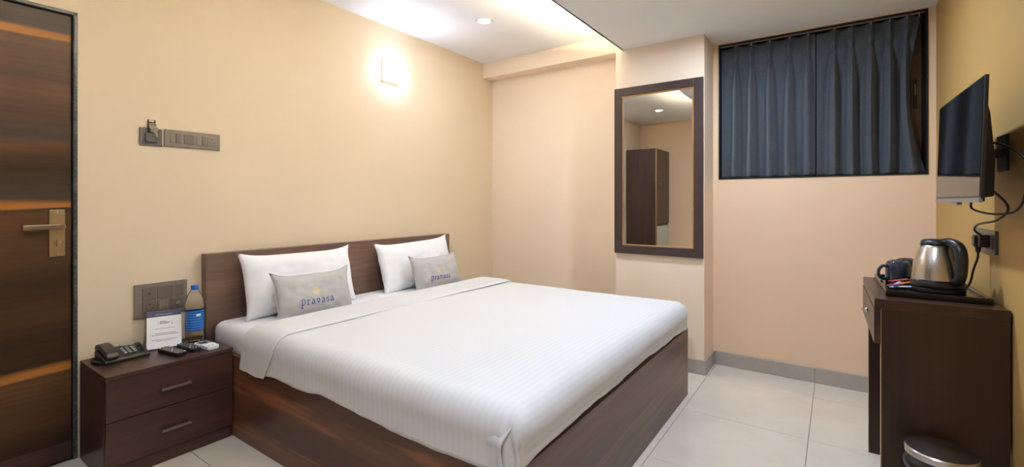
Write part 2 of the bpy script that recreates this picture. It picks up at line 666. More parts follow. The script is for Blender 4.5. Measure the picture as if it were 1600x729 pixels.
# ---- door
dr = sempty('door_1', 'striped walnut door in a dark speckled frame', (LX, 0.15, 0))
y0, y1 = D0 - 0.15, D1 - 0.15
fw_ = 0.016
jamb = [(y1 - fw_, y1, 'lock side'), (y0, y0 + fw_, 'hinge side')]
for a, b, _ in jamb:
    box('door_jamb', 'granite', dr, -0.12, 0.006, a, b, 0, DT, bevel=0.004)
box('door_head', 'granite', dr, -0.12, 0.006, y0, y1, DT - fw_, DT, bevel=0.004)
leaf = box('door_leaf', 'door', dr, -0.050, -0.012, y0 + fw_ + 0.003, y1 - fw_ - 0.003, 0.006, DT - fw_ - 0.003, bevel=0.0015)
box('bottom_rail', 'wenge', leaf, -0.0125, -0.0095, y0 + fw_ + 0.003, y1 - fw_ - 0.003, 0.006, 0.085, bevel=0.001)
yh = 0.53 - 0.15
pl = box('lock_plate', 'brass', dr, -0.0125, -0.006, yh - 0.026, yh + 0.026, 0.932, 1.142, bevel=0.0015)
lv = MB().lathe([(0.011, -0.008), (0.011, 0.032)], (0, yh + 0.01, 1.068), 20, 'X').build('lever_neck', 'brass', pl, auto=40)
MB().box(0.018, 0.032, yh - 0.115, yh + 0.022, 1.057, 1.078).build('lever', 'brass', pl, bevel=0.005, seg=3)
box('lever_inlay', 'bronze', pl, 0.0315, 0.0328, yh - 0.109, yh + 0.017, 1.0605, 1.0745)
MB().lathe([(0.012, -0.008), (0.012, -0.002), (0.010, -0.001)], (0, yh, 0.995), 20, 'X').box(-0.002, 0.011, yh - 0.004, yh + 0.004, 0.980, 1.010).build('thumb_turn', 'brass', pl, auto=40)
for zz in (0.944, 1.130):
    MB().lathe([(0.004, -0.0065), (0.004, -0.0045), (0.002, -0.004)], (0, yh, zz), 12, 'X').build('screw', 'chrome', pl, auto=40)

# ---- window
wn = sempty('window_1', 'black framed window recess behind the dark curtains', ((WX0 + WX1) / 2, BY, WZ0))
hw, wh = (WX1 - WX0) / 2, WZ1 - WZ0
FT = 0.008
box('frame_side', 'window_frame', wn, -hw, -hw + FT, -0.004, 0.22, 0, wh)
box('frame_side', 'window_frame', wn, hw - FT, hw, -0.004, 0.22, 0, wh)
box('frame_top', 'window_frame', wn, -hw, hw, -0.004, 0.22, wh - FT, wh)
box('frame_sill', 'window_frame', wn, -hw, hw, -0.004, 0.22, 0, FT)
for i, (a, b, yy) in enumerate(((-hw + FT, 0.03, 0.19), (-0.03, hw - FT, 0.21))):
    fr = MB()
    fr.box(a, a + 0.05, yy - 0.012, yy + 0.012, FT, wh - FT).box(b - 0.05, b, yy - 0.012, yy + 0.012, FT, wh - FT)
    fr.box(a + 0.05, b - 0.05, yy - 0.012, yy + 0.012, FT, FT + 0.05).box(a + 0.05, b - 0.05, yy - 0.012, yy + 0.012, wh - FT - 0.05, wh - FT)
    sash = fr.build('sash', 'sash', wn)
    box('pane', 'glass', sash, a + 0.045, b - 0.045, yy - 0.003, yy + 0.003, FT + 0.045, wh - FT - 0.045)
lt_ = MB().box(hw - 0.047, hw - 0.03, 0.188, 0.199, 0.42, 0.60).build('latch', 'window_frame', wn, bevel=0.002)
box('latch_grip', 'bronze', lt_, hw - 0.043, hw - 0.034, 0.180, 0.189, 0.50, 0.57, bevel=0.001)
# the outside face of the building behind the panes
struct(box('wall_outside', 'grout', None, WX0 - 0.3, WX1 + 0.3, BY + 0.9, BY + 1.0, 0.6, 3.0), 'dark wall of the next building behind the window panes')

# ================================================================== LAMPS
def downlight(x, y, z, glow, label, r=0.045):
    t = thing('downlight', label, 'ceiling light', (x, y, z), 0, 'round ceiling downlights')
    MB().lathe([(r, 0.004), (r, -0.004), (r + 0.012, -0.006), (r + 0.02, -0.002), (r + 0.02, 0.004)], n=40, cap=False).build('trim_ring', 'lamp_ring', t, smooth=True)
    MB().lathe([(r, 0.002), (r, -0.0035), (r * 0.6, -0.0045)], n=40).build('diffuser', glow, t)
    return t


downlight(-2.18, 2.744, ZC, 'led_cool', 'round recessed downlight in the upper ceiling above the bed')
downlight(-2.18, -0.327, ZC, 'led_cool', 'round recessed downlight in the upper ceiling beside the wardrobe')
downlight(-0.44, 2.62, ZS, 'led_soffit', 'round recessed downlight in the lowered ceiling in front of the window')
downlight(-0.44, 0.60, ZS, 'led_soffit', 'unseen round downlight added in the lowered ceiling beyond the foot of the bed')  # unseen fitting, added to light the pillows and the bed's near side

cv = tag(MB().box(-1.22, -1.205, 0.15, PY - 0.01, ZS + 0.016, ZS + 0.024).build('light_strip', 'led_cove'), 'warm light strip lying in the ceiling cove', 'light strip')

# square lamp on the headboard wall
wlmp = thing('wall_lamp', 'square white lamp glowing high on the cream wall above the bed', 'wall lamp', (LX, 2.422, 2.187))
R_ = 0.08
pts = []
for cx, cy, a0 in ((R_ - .015, R_ - .015, 0), (-R_ + .015, R_ - .015, 90), (-R_ + .015, -R_ + .015, 180), (R_ - .015, -R_ + .015, 270)):
    for k in range(6):
        a = math.radians(a0 + 90 * k / 5)
        pts.append((cx + .015 * math.cos(a), cy + .015 * math.sin(a)))
MB().prism(pts, 'X', 0, 0.014).build('back_plate', 'lamp_body', wlmp, bevel=0.003)
dome = [(0.056, 0.012), (0.058, 0.022)]
for k in range(1, 9):
    a = PI / 2 * k / 8
    dome.append((0.058 * math.cos(a) + 0.0005, 0.022 + 0.05 * math.sin(a)))
MB().lathe(dome, (0, 0, 0), 32, 'X').build('dome', 'led_wall', wlmp, smooth=True)
MB().lathe([(0.060, 0.010), (0.066, 0.012), (0.066, 0.02), (0.060, 0.022)], (0, 0, 0), 32, 'X', cap=False).build('dome_ring', 'lamp_body', wlmp, smooth=True)
for sy in (-1, 1):
    for sz in (-1, 1):
        MB().lathe([(0.005, 0.013), (0.005, 0.017), (0.003, 0.018)], (0, sy * 0.066, sz * 0.066), 10, 'X').build('screw', 'chrome', wlmp, auto=40)

# ================================================================== BED
BX0, BX1, B0, B1 = LX + 0.004, -0.743, 1.103, 2.937
bed = thing('bed', 'walnut box bed with a low headboard against the cream wall', 'bed', (-1.8, 2.02, 0))
ox, oy = -1.8, 2.02


def bl(m):           # to bed coordinates
    return m.xf(Matrix.Translation((-ox, -oy, 0)))


bl(MB().box(BX0, -2.80, 1.103, 3.032, 0, 0.893)).build('headboard', 'walnut_y', bed, bevel=0.002)
bl(MB().box(-2.80, BX1 - 0.022, B0, B0 + 0.022, 0, 0.406)).build('side_panel', 'walnut_x', bed, bevel=0.0015)
bl(MB().box(-2.80, BX1 - 0.022, B1 - 0.022, B1, 0, 0.406)).build('side_panel', 'walnut_x', bed, bevel=0.0015)
bl(MB().box(BX1 - 0.022, BX1, B0, B1, 0, 0.406)).build('foot_panel', 'walnut_y', bed, bevel=0.0015)
bl(MB().box(-2.80, BX1 - 0.022, B0 + 0.022, B1 - 0.022, 0.34, 0.36)).build('base_board', 'wenge', bed)

# mattress in a fitted sheet
mt = tag(MB().box(-2.795, -0.775, 1.128, 2.912, 0.36, 0.527).build('mattress', 'sheet', None, smooth=True, bevel=0.05, seg=6), 'white sheeted mattress set into the walnut bed', 'mattress')

# duvet
EX, EY0, EY1 = -0.737, 1.089, 2.951       # outer faces of the drape
HX = -2.16                                # head edge of the main sheet
TOP = 0.562
RC = 0.075


def prof(s, L, D):
    """arc length s along one drape: returns (run, drop); L flat length to the start of the round edge"""
    if s <= L:
        return s, 0.0
    q = RC * PI / 2
    if s <= L + q:
        a = (s - L) / RC
        return L + RC * math.sin(a), RC * (1 - math.cos(a))
    return L + RC, min(RC + (s - L - q), RC + 10)


def nz(x, y, z=0.0):
    return noise.noise(Vector((x, y, z)))


def drape_surface(x_head, x_foot_on, top, ey0, ey1, ex, dnear, dfoot, nu, nv, lift=0.0):
    Lx = (ex - RC) - x_head
    Wy = ey1 - ey0 - 2 * RC
    q = RC * PI / 2
    smax = Lx + (q + 0.30 if x_foot_on else 0)

    def point(i, j):
        # t runs from the near hem over the top to the far hem
        u = i / nu
        w = j / nv
        if x_foot_on:
            s = u * (Lx + q + (dfoot(0) - RC)) if False else None
        # along x
        if x_foot_on:
            tot = Lx + q
            k = nu - 10
            if i <= k:
                s = tot * i / k
                x, dx = prof(s, Lx, 0)
                sl = 0
            else:
                x, dx = Lx + RC, RC
                sl = (i - k) / 10
                s = tot
        else:
            s = Lx_local * u
            x, dx, sl = s, 0.0, 0
        # along y
        kk = 10
        inner = nv - 2 * kk
        if j < kk:
            tl = (kk - j) / kk
            yy, dy, side = -RC, RC, -1
        elif j > nv - kk:
            tl = (j - (nv - kk)) / kk
            yy, dy, side = Wy + RC, RC, 1
        else:
            tl = 0
            c = (j - kk) / inner * (Wy + 2 * q) - q
            if c < 0:
                a = -c / RC
                yy, dy, side = -RC * math.sin(a), RC * (1 - math.cos(a)), -1
            elif c > Wy:
                a = (c - Wy) / RC
                yy, dy, side = Wy + RC * math.sin(a), RC * (1 - math.cos(a)), 1
            else:
                yy, dy, side = c, 0.0, 0
        X = x_head + x
        Y = ey0 + RC + yy
        # vertical fall
        dn = dnear(X, side)
        df = dfoot(Y) if x_foot_on else 0
        dropy = dy + tl * (dn - RC)
        dropx = dx + sl * (df - RC)
        p = 2.6
        drop = (dropx ** p + dropy ** p) ** (1 / p)
        lim = max(dn if dropy > 1e-6 else 0, df if dropx > 1e-6 else 0, 1e-6)
        drop = min(drop, lim) if drop > 0 else 0
        # round the vertical corner at the foot
        if x_foot_on and side:
            a = max(0.0, (x - Lx) / RC)
            b = abs(yy + (0 if side < 0 else -Wy)) / RC
            b = max(0.0, min(1.0, b))
            a = min(1.0, a)
            a2, b2 = a * math.sqrt(1 - b * b * 0.32), b * math.sqrt(1 - a * a * 0.32)
            if a > 0:
                X = x_head + Lx + a2 * RC
                Y = ey0 + RC + (-b2 * RC if side < 0 else Wy + b2 * RC)
        z = top - drop
        # soft unevenness
        flat = max(0.0, 1 - drop / 0.05)
        z += flat * (0.006 * nz(X * 1.7, Y * 1.9, 3) + 0.004 * nz(X * 4.1, Y * 3.3, 9) + 0.004 * math.sin(PI * min(1, max(0, (Y - ey0) / (ey1 - ey0)))))
        hang = min(1.0, drop / 0.12)
        bulge = hang * (0.005 * nz(X * 6, Y * 6, 1) + 0.003 * nz(X * 15, Y * 15, z * 4))
        if side and dropy >= dropx:
            Y += side * (bulge - 0.006 * hang * hang)
        elif x_foot_on and dropx > 0:
            X += bulge - 0.006 * hang * hang
        # pleat where the near drape folds round the foot corner
        if x_foot_on and side < 0 and lift == 0.0:
            dxp = X - (ex - 0.052 + 0.02 * hang)
            g = math.exp(-(dxp / 0.010) ** 2) * min(1, drop / 0.06)
            Y += 0.012 * g
            z -= 0.0
            g2 = math.exp(-((dxp + 0.022) / 0.016) ** 2) * min(1, drop / 0.06)
            Y -= 0.006 * g2
        return (X, Y, z + lift)
    Lx_local = x_foot_on if not isinstance(x_foot_on, bool) else Lx

    def uv(i, j):
        p_ = point(i, j)
        return (p_[0] + (max(0.0, TOP - p_[2]) if p_[0] > ex - RC * 0.6 else 0.0), p_[1])
    return point, uv


def d_near(X, side):
    b = 0.180 + 0.010 * nz(X * 3.1, 2.0, side * 3) + 0.006 * nz(X * 9, 5.0, side)
    if side < 0:
        b += 0.028 * math.exp(-((X + 2.30) / 0.14) ** 2) - 0.012 * math.exp(-((X + 1.66) / 0.15) ** 2) + 0.014 * math.exp(-((X + 1.15) / 0.25) ** 2)
        b -= 0.022 * math.exp(-((X + 0.74) / 0.06) ** 2)
    return b


def d_foot(Y):
    return 0.138 + 0.006 * nz(Y * 3.0, 7.0, 1) + 0.004 * nz(Y * 9.0, 1.0, 2) - 0.010 * math.exp(-((Y - 2.0) / 0.3) ** 2) + 0.022 * math.exp(-((Y - 1.09) / 0.06) ** 2) + 0.012 * math.exp(-((Y - 2.95) / 0.15) ** 2)


NU, NV = 180, 104
pt, uvf = drape_surface(HX, True, TOP, EY0, EY1, EX, d_near, d_foot, NU, NV)


def keep(i, j):
    return not (i >= NU - 10 and (j < 10 or j >= NV - 10))


dv = tag(MB().grid(pt, NU, NV, keep, uvf).build('duvet', 'duvet', None, smooth=True, solid=0.010), 'white striped duvet spread over the foot of the walnut bed', 'duvet')

# the near drape ends in a free edge folded over at the foot corner
def fold_point(i, j):
    nu, nv = 30, 22
    u, w = i / nu, j / nv                     # u: along the near face to the free edge, w: from top to hem
    edge = -0.760 - 0.030 * math.sin(PI * min(1.0, w * 0.9)) - 0.006 * w
    X = -1.02 + (edge + 1.02) * u
    zt = TOP - 0.022
    hem = TOP - d_near(X, -1) - 0.004
    z = zt + (hem - zt) * w
    drop = TOP - z
    c = max(0.0, 1 - drop / RC)
    inset = RC * (1 - math.sqrt(max(0.0, 1 - c * c)))
    hang = min(1.0, drop / 0.12)
    bulge = hang * (0.005 * nz(X * 6, EY0 * 6, 1) + 0.003 * nz(X * 15, EY0 * 15, z * 4)) - 0.006 * hang * hang
    k = min(1.0, max(0.0, (w - 0.05) / 0.40))
    k = k * k * (3 - 2 * k)
    off = -0.012 + 0.032 * (u ** 2.2) * k
    return (X, EY0 + inset - bulge - off, z)


MB().grid(fold_point, 30, 22, None, lambda i, j: (fold_point(i, j)[0], fold_point(i, j)[1])).build('corner_fold', 'duvet', dv, smooth=True, solid=0.004)

# folded-back band across the duvet (a part of it: it moves with it)
BH0, BH1 = -2.335, -2.055


def band_point(i, j):
    nu, nv = 30, 104
    # cross-section: rolled head edge, flat top, soft front edge
    u = i / nu
    th = 0.022
    w = BH1 - BH0
    a = u * 2 * PI
    # superellipse section
    ca, sa = math.cos(a), math.sin(a)
    px = (abs(ca) ** 0.55) * (1 if ca >= 0 else -1) * w / 2
    pz = (abs(sa) ** 0.8) * (1 if sa >= 0 else -1) * th / 2
    Wy = EY1 - EY0 - 2 * RC
    q = RC * PI / 2
    kk = 12
    inner = nv - 2 * kk
    base = TOP + 0.004
    if j < kk:
        tl, side = (kk - j) / kk, -1
    elif j > nv - kk:
        tl, side = (j - nv + kk) / kk, 1
    else:
        tl, side = 0, 0
    R = RC
    xc = (BH0 + BH1) / 2
    if tl:
        fall = (0.20 + 0.012 * nz(px * 8, side * 3.0, 1)) - RC
        nrm = Vector((0, side, 0))
        z = base - RC - tl * fall
        y = (EY0 if side < 0 else EY1)
        sc = 1.0
        if side < 0:
            xo = -0.055 * (tl + 0.35)
        else:
            xo = 0.02 * tl
        pos = Vector((xc + xo + px * (1 - 0.18 * tl), y, z)) + nrm * (pz * (1 - 0.5 * tl) + 0.004)
    else:
        c = (j - kk) / inner * (Wy + 2 * q) - q
        if c < 0:
            aa = -c / R
            y, dz, side = -R * math.sin(aa), R * (1 - math.cos(aa)), -1
            nrm = Vector((0, -math.sin(aa), math.cos(aa)))
            xo = -0.055 * 0.35 * (aa / (PI / 2))
        elif c > Wy:
            aa = (c - Wy) / R
            y, dz, side = Wy + R * math.sin(aa), R * (1 - math.cos(aa)), 1
            nrm = Vector((0, math.sin(aa), math.cos(aa)))
            xo = 0
        else:
            y, dz, nrm, xo = c, 0, Vector((0, 0, 1)), 0
        yy = EY0 + RC + y
        wob = 0.012 * nz(yy * 2.3, 1.0, 4) + 0.006 * nz(yy * 6, 2.0, 4)
        xo += wob
        swell = 1 + 0.25 * nz(yy * 3, 8, px * 5)
        pos = Vector((xc + xo + px, yy, base - dz)) + nrm * (pz * swell + 0.006)
    return pos


MB().grid(band_point, 30, 104, None, lambda i, j: (band_point(i, j)[0], band_point(i, j)[1])).build('folded_band', 'duvet', dv, smooth=True)


# pillows
def pillow_mesh(w, h, th, seed, wr=1.0, ear=0.03):
    """front/back surfaces in local (x: width, y: height, z: thickness)"""
    N, K = 44, 30

    def surf(u, v, sg):
        a, b = abs(u), abs(v)
        prof_ = max(0.0, (1 - a ** 3.2)) ** 0.55 * max(0.0, (1 - b ** 3.0)) ** 0.55
        px = u * w / 2 * (1 - 0.03 * (1 - b ** 4) * a ** 2) + ear * 0.35 * u * (a * b) ** 6
        py = v * h / 2 * (1 - 0.035 * (1 - a ** 4) * b ** 2) + ear * 0.8 * (1 if v > 0 else -0.3) * (a * b) ** 6 * b
        n = 0.010 * wr * nz(u * 2.3 + seed, v * 2.1, sg) + 0.006 * wr * nz(u * 5 + seed, v * 4, sg + 5)
        # corner creases
        cr = 0.006 * wr * math.sin((u + v * (1 if u * v > 0 else -1)) * 9 + seed) * (a * b) ** 1.5 * (1 - (a * b) ** 4)
        return (px, py, sg * (prof_ * th / 2) + (n + cr) * prof_ ** 0.5)
    m = MB()
    for sg in (1, -1):
        b0 = len(m.v)
        m.grid(lambda i, j: surf(2 * i / N - 1, 2 * j / K - 1, sg), N, K)
    return m, surf


def lean(cx, cy, cz, tilt, yaw=0.0, roll=0.0):
    """local x -> along the headboard (+y), local y -> up, local z -> towards the foot; tilt backwards"""
    Rm = Matrix(((0, 0, 1), (1, 0, 0), (0, 1, 0))).to_4x4()
    return Matrix.Translation((cx, cy, cz)) @ Matrix.Rotation(yaw, 4, 'Z') @ Matrix.Rotation(-tilt, 4, 'Y') @ Matrix.Rotation(roll, 4, 'X') @ Rm


def weld(o):
    bm = bmesh.new()
    bm.from_mesh(o.data)
    bmesh.ops.remove_doubles(bm, verts=bm.verts, dist=0.0006)
    bmesh.ops.recalc_face_normals(bm, faces=bm.faces)
    bm.to_mesh(o.data)
    bm.free()
    for p in o.data.polygons:
        p.use_smooth = True


def pillow(cy, w, h, th, seed, label, tilt=0.28, cx=-2.675, cz=0.698, yaw=0.0, roll=0.0):
    m, _ = pillow_mesh(w, h, th, seed)
    o = m.build('pillow', 'pillow', None, smooth=True)
    weld(o)
    o.matrix_world = lean(cx, cy, cz, tilt, yaw, roll)
    # stitched open edge of the pillowcase
    return tag(o, label, 'pillow', 'white bed pillows')


pillow(1.585, 0.70, 0.355, 0.15, 1.3, 'plump white pillow on the headboard side nearer the nightstand', roll=-0.01)
pillow(2.535, 0.74, 0.355, 0.15, 4.7, 'plump white pillow on the side of the bed by the alcove', roll=0.03)

# lettering drawn with a broad nib; units: x-height = 1
GLYPH = {
    'p': (0.95, [[(0.16, 1.12), (0.2, 0.9), (0.2, -0.62)], [(0.0, 1.0), (0.2, 1.18), (0.55, 1.22), (0.82, 1.0), (0.86, 0.55), (0.66, 0.1), (0.42, 0.04), (0.2, 0.16)], [(0.02, -0.62), (0.42, -0.56)]]),
    'r': (0.62, [[(0.02, 0.92), (0.2, 0.96), (0.2, 0.04)], [(0.04, 0.02), (0.38, 0.06)], [(0.2, 0.7), (0.36, 0.92), (0.56, 0.92), (0.6, 0.78)]]),
    'a': (0.82, [[(0.08, 0.8), (0.24, 0.96), (0.46, 0.94), (0.58, 0.74), (0.6, 0.18), (0.74, 0.04)], [(0.58, 0.56), (0.3, 0.52), (0.08, 0.32), (0.14, 0.08), (0.36, 0.04), (0.58, 0.22)]]),
    'v': (0.86, [[(0.02, 0.92), (0.16, 0.96), (0.22, 0.5), (0.34, 0.06)], [(0.34, 0.06), (0.6, 0.2), (0.74, 0.56), (0.66, 0.92), (0.46, 0.96), (0.36, 0.8)]]),
    's': (0.62, [[(0.54, 0.8), (0.38, 0.96), (0.16, 0.92), (0.1, 0.7), (0.3, 0.52), (0.52, 0.36), (0.48, 0.1), (0.24, 0.02), (0.06, 0.16)]]),
}


def lettering(word, xh, gap):
    """list of quads strips (2-D) for a word, origin at left end of the baseline"""
    pen = Vector((0.075, 0.055))
    quads = []
    x = 0.0
    for ch in word:
        wd, strokes = GLYPH[ch]
        for st in strokes:
            p3 = [(a + x, b, 0) for a, b in st]
            path = bez(p3, 6) if len(p3) > 2 else [Vector(p3[0]), Vector(p3[0]).lerp(Vector(p3[1]), .5), Vector(p3[1])]
            for a, b in zip(path[:-1], path[1:]):
                d = Vector((b.x - a.x, b.y - a.y))
                nr = Vector((-d.y, d.x))
                if nr.length < 1e-6:
                    continue
                nr.normalize()
                w = 0.035 + 0.075 * abs(nr.dot(Vector((0.8, 0.6))))
                e = d.normalized() * 0.02
                quads.append([((a.x + nr.x * w - e.x) * xh, (a.y + nr.y * w - e.y) * xh), ((a.x - nr.x * w - e.x) * xh, (a.y - nr.y * w - e.y) * xh),
                              ((b.x - nr.x * w + e.x) * xh, (b.y - nr.y * w + e.y) * xh), ((b.x + nr.x * w + e.x) * xh, (b.y + nr.y * w + e.y) * xh)])
        x += wd + gap
    return quads, (x - gap) * xh


def cushion(cy, seed, label, cx=-2.482, cz=0.642, tilt=0.30, yaw=0.0, roll=0.0):
    w, h, th = 0.465, 0.245, 0.12
    m, surf = pillow_mesh(w, h, th, seed, 0.8, 0.035)
    o = m.build('cushion', 'cushion', None, smooth=True)
    weld(o)
    o.matrix_world = lean(cx, cy, cz, tilt, yaw, roll)
    tag(o, label, 'cushion', 'grey printed cushions')

    def on(px, py, eps=0.0012):
        q = surf(px / (w / 2), py / (h / 2), 1)
        return (px, py, q[2] + eps)
    quads, ln = lettering('pravasa', 0.0262, 0.36)
    tx, ty = -0.122, -0.058
    lm = MB()
    for q in quads:
        b = len(lm.v)
        lm.v += [on(a + tx, c + ty) for a, c in q]
        lm.f.append((b, b + 1, b + 2, b + 3))
    lo = lm.build('lettering', 'blue_print', o)
    lo['label'] = 'navy blue lettering printed on the cushion'
    # sun emblem
    em = MB()
    ex, ey = tx + ln * 0.50, ty + 0.070
    ring = [on(ex, ey, 0.0012)]
    nn = 16
    for k in range(nn * 2):
        a = PI * k / nn
        r = 0.027 if k % 2 == 0 else 0.018
        ring.append(on(ex + r * math.cos(a), ey + r * math.sin(a)))
    em.v += ring
    for k in range(nn * 2):
        em.f.append((0, 1 + k, 1 + (k + 1) % (nn * 2)))
    eo = em.build('sun_emblem', 'gold_print', o)
    eo['label'] = 'pale gold sun emblem printed above the lettering'
    # piping seam round the edge
    seam = []
    for k in range(64):
        a = 2 * PI * k / 64
        c, s = math.cos(a), math.sin(a)
        mx = max(abs(c), abs(s))
        seam.append(surf(c / mx, s / mx, 1))
    MB().tube(seam, 0.0022, 6, closed=True).build('seam', 'cushion', o, smooth=True)
    return o


cushion(1.545, 0.4, 'grey printed cushion propped on the pillow nearer the nightstand', roll=-0.015)
cushion(2.545, 6.1, 'grey printed cushion propped on the pillow by the alcove', roll=0.0)

# ================================================================== NIGHTSTAND
nx0, nx1, n0, n1, nz1 = LX + 0.014, -2.478, 0.602, 1.098, 0.448
ns = thing('nightstand', 'dark wenge nightstand with two drawers between door and bed', 'nightstand', ((nx0 + nx1) / 2, (n0 + n1) / 2, 0))
nd, nw = (nx1 - nx0) / 2, (n1 - n0) / 2
box('top', 'wenge', ns, -nd, nd, -nw, nw, nz1 - 0.018, nz1, bevel=0.0012)
MB().box(-nd, nd - 0.02, -nw, -nw + 0.018, 0, nz1 - 0.018).build('side', 'wenge_x', ns)
MB().box(-nd, nd - 0.02, nw - 0.018, nw, 0, nz1 - 0.018).build('side', 'wenge_x', ns)
box('back', 'wenge', ns, -nd, -nd + 0.01, -nw + 0.018, nw - 0.018, 0.02, nz1 - 0.018)
box('plinth', 'wenge', ns, nd - 0.035, nd - 0.018, -nw + 0.018, nw - 0.018, 0, 0.062)
box('bottom', 'wenge', ns, -nd + 0.01, nd - 0.035, -nw + 0.018, nw - 0.018, 0.06, 0.075)
for z0, z1, zh in ((0.064, 0.2525, 0.155), (0.2555, 0.4285, 0.340)):
    dwr = box('drawer', 'wenge', ns, nd - 0.020, nd - 0.002, -nw + 0.002, nw - 0.002, z0, z1, bevel=0.0012)
    hb = MB().box(nd + 0.016, nd + 0.024, -0.058, 0.058, zh - 0.006, zh + 0.006).build('handle', 'bronze', dwr, bevel=0.002)
    for s in (-1, 1):
        box('handle_post', 'bronze', dwr, nd - 0.003, nd + 0.018, s * 0.05 - 0.004, s * 0.05 + 0.004, zh - 0.005, zh + 0.005)

NT_Z = nz1
# telephone
ph = thing('telephone', 'charcoal corded desk telephone on the nightstand', 'telephone', (-2.742, 0.728, NT_Z), math.radians(2))
ph.scale = (0.86, 0.86, 0.86)
MB().prism([(-0.075, 0), (0.082, 0), (0.086, 0.014), (0.078, 0.022), (-0.06, 0.052), (-0.075, 0.048)], 'Y', -0.098, 0.098).build('base', 'phone', ph, bevel=0.005, seg=3)
sl = math.atan2(-0.030, 0.138)
up = Matrix.Rotation(-sl, 3, 'Y')


def onphone(x, y, lift=0.0):
    return Vector((x, y, 0.0385 - 0.2174 * (x - 0.0) + lift))


for r in range(4):
    for c in range(3):
        m = MB().obox(onphone(-0.022 + r * 0.020, 0.002 + c * 0.022, 0.002), (0.011, 0.014, 0.007), up)
        m.build('key', 'key_grey', ph, bevel=0.0015)
for r in range(4):
    MB().obox(onphone(-0.016 + r * 0.02, 0.079, 0.0015), (0.009, 0.018, 0.006), up).build('function_key', 'black', ph, bevel=0.0015)
MB().obox(onphone(-0.052, 0.04, 0.001), (0.012, 0.05, 0.003), up).build('name_strip', 'key_grey', ph)
hs = MB().prism([(-0.092, 0.050), (-0.084, 0.044), (-0.046, 0.050), (-0.036, 0.058), (0.030, 0.047), (0.038, 0.036), (0.078, 0.024), (0.090, 0.026), (0.094, 0.040), (0.080, 0.056), (0.040, 0.070),
                  (-0.020, 0.082), (-0.060, 0.084), (-0.086, 0.076), (-0.094, 0.062)], 'Y', -0.092, -0.040).build('handset', 'phone', ph, bevel=0.009, seg=4)
MB().lathe([(0.020, 0), (0.023, 0.004), (0.023, 0.014)], (-0.064, -0.066, 0.038), 24).build('earpiece', 'phone', hs, auto=40)
MB().lathe([(0.020, 0), (0.023, 0.004), (0.023, 0.014)], (0.062, -0.066, 0.016), 24).build('mouthpiece', 'phone', hs, auto=40)
coil = []
for k in range(241):
    a = k / 240
    t = a * 24 * 2 * PI
    cx_, cy_ = 0.06 - 0.13 * a, -0.104 - 0.016 * math.sin(PI * a)
    coil.append((cx_, cy_ + 0.006 * math.cos(t), 0.0095 + 0.006 * math.sin(t)))
MB().tube(coil, 0.0022, 6).build('coiled_cord', 'black', ph, smooth=True)

# card in an acrylic stand
cd = thing('tent_card', 'white printed card with a navy header leaning on the nightstand', 'card', (-2.742, 0.894, NT_Z), math.radians(-17))
lm_ = Matrix.Rotation(math.radians(-25), 4, 'Y')


def cardbox(name, mat, y0_, y1_, h0, h1, x=0.0, d=0.0006, parent=None):
    return MB().box(x, x + d, y0_, y1_, h0, h1).xf(lm_).build(name, mat, parent or cd)


cardbox('sheet', 'card', -0.07, 0.07, 0.004, 0.194, 0, 0.0012)
MB().box(-0.003, -0.0002, -0.07, 0.07, 0.003, 0.196).xf(lm_).build('stand_back', 'acrylic', cd, bevel=0.0005)
box('stand_foot', 'acrylic', cd, -0.085, 0.012, -0.07, 0.07, 0.0, 0.003, bevel=0.0005)
hd = cardbox('header', 'navy_card', -0.07, 0.07, 0.162, 0.194, 0.0012, 0.0003)
cardbox('header_line', 'pale_ink', -0.035, 0.035, 0.171, 0.1735, 0.0015, 0.0002, hd)
random.seed(3)
for (a, b, h, th) in ((-0.018, 0.008, 0.1365, 0.003), (-0.018, 0.022, 0.131, 0.003), (-0.018, 0.02, 0.1255, 0.003), (-0.035, 0.042, 0.1005, 0.0018),
                      (-0.038, 0.046, 0.0765, 0.0024), (-0.05, 0.056, 0.069, 0.0022), (-0.05, 0.053, 0.0455, 0.0018), (-0.03, 0.03, 0.039, 0.0018)):
    m = MB()
    p = a
    while p < b:                                   # a row of unreadable word marks
        w_ = random.uniform(0.004, 0.009)
        m.box(0.0012, 0.0015, p, min(p + w_, b), h - th / 2, h + th / 2)
        p += w_ + 0.0012
    m.xf(lm_).build('print_line', 'ink', cd)
cardbox('print_line', 'ink', -0.0245, -0.0235, 0.120, 0.138, 0.0012, 0.0003)
cardbox('print_line', 'ink', 0.0305, 0.0315, 0.126, 0.141, 0.0012, 0.0003)
cardbox('print_line', 'ink', 0.0285, 0.0345, 0.120, 0.1235, 0.0012, 0.0003)

# water bottle
bt = thing('water_bottle', 'clear plastic water bottle with blue cap and label on the nightstand', 'bottle', (-2.748, 1.028, NT_Z))
bt.scale = (0.94, 0.94, 1.0)
prof_b = [(0.030, 0.0), (0.040, 0.003), (0.0435, 0.012), (0.0435, 0.052), (0.0415, 0.056), (0.0435, 0.060), (0.0435, 0.168), (0.0415, 0.172), (0.0435, 0.177), (0.0435, 0.192),
          (0.041, 0.215), (0.034, 0.240), (0.024, 0.260), (0.0165, 0.270), (0.0145, 0.274), (0.0145, 0.284)]
MB().lathe(prof_b, n=40).build('body', 'pet', bt, smooth=True)
MB().lathe([(0.0442, 0.064), (0.0444, 0.065), (0.0444, 0.164), (0.0442, 0.165)], n=40, cap=False).build('label', 'label', bt, smooth=True)
MB().lathe([(0.0165, 0.272), (0.0175, 0.2725), (0.0175, 0.291), (0.0155, 0.2945)], n=32).build('cap', 'blue_cap', bt, auto=40)
lb = MB()
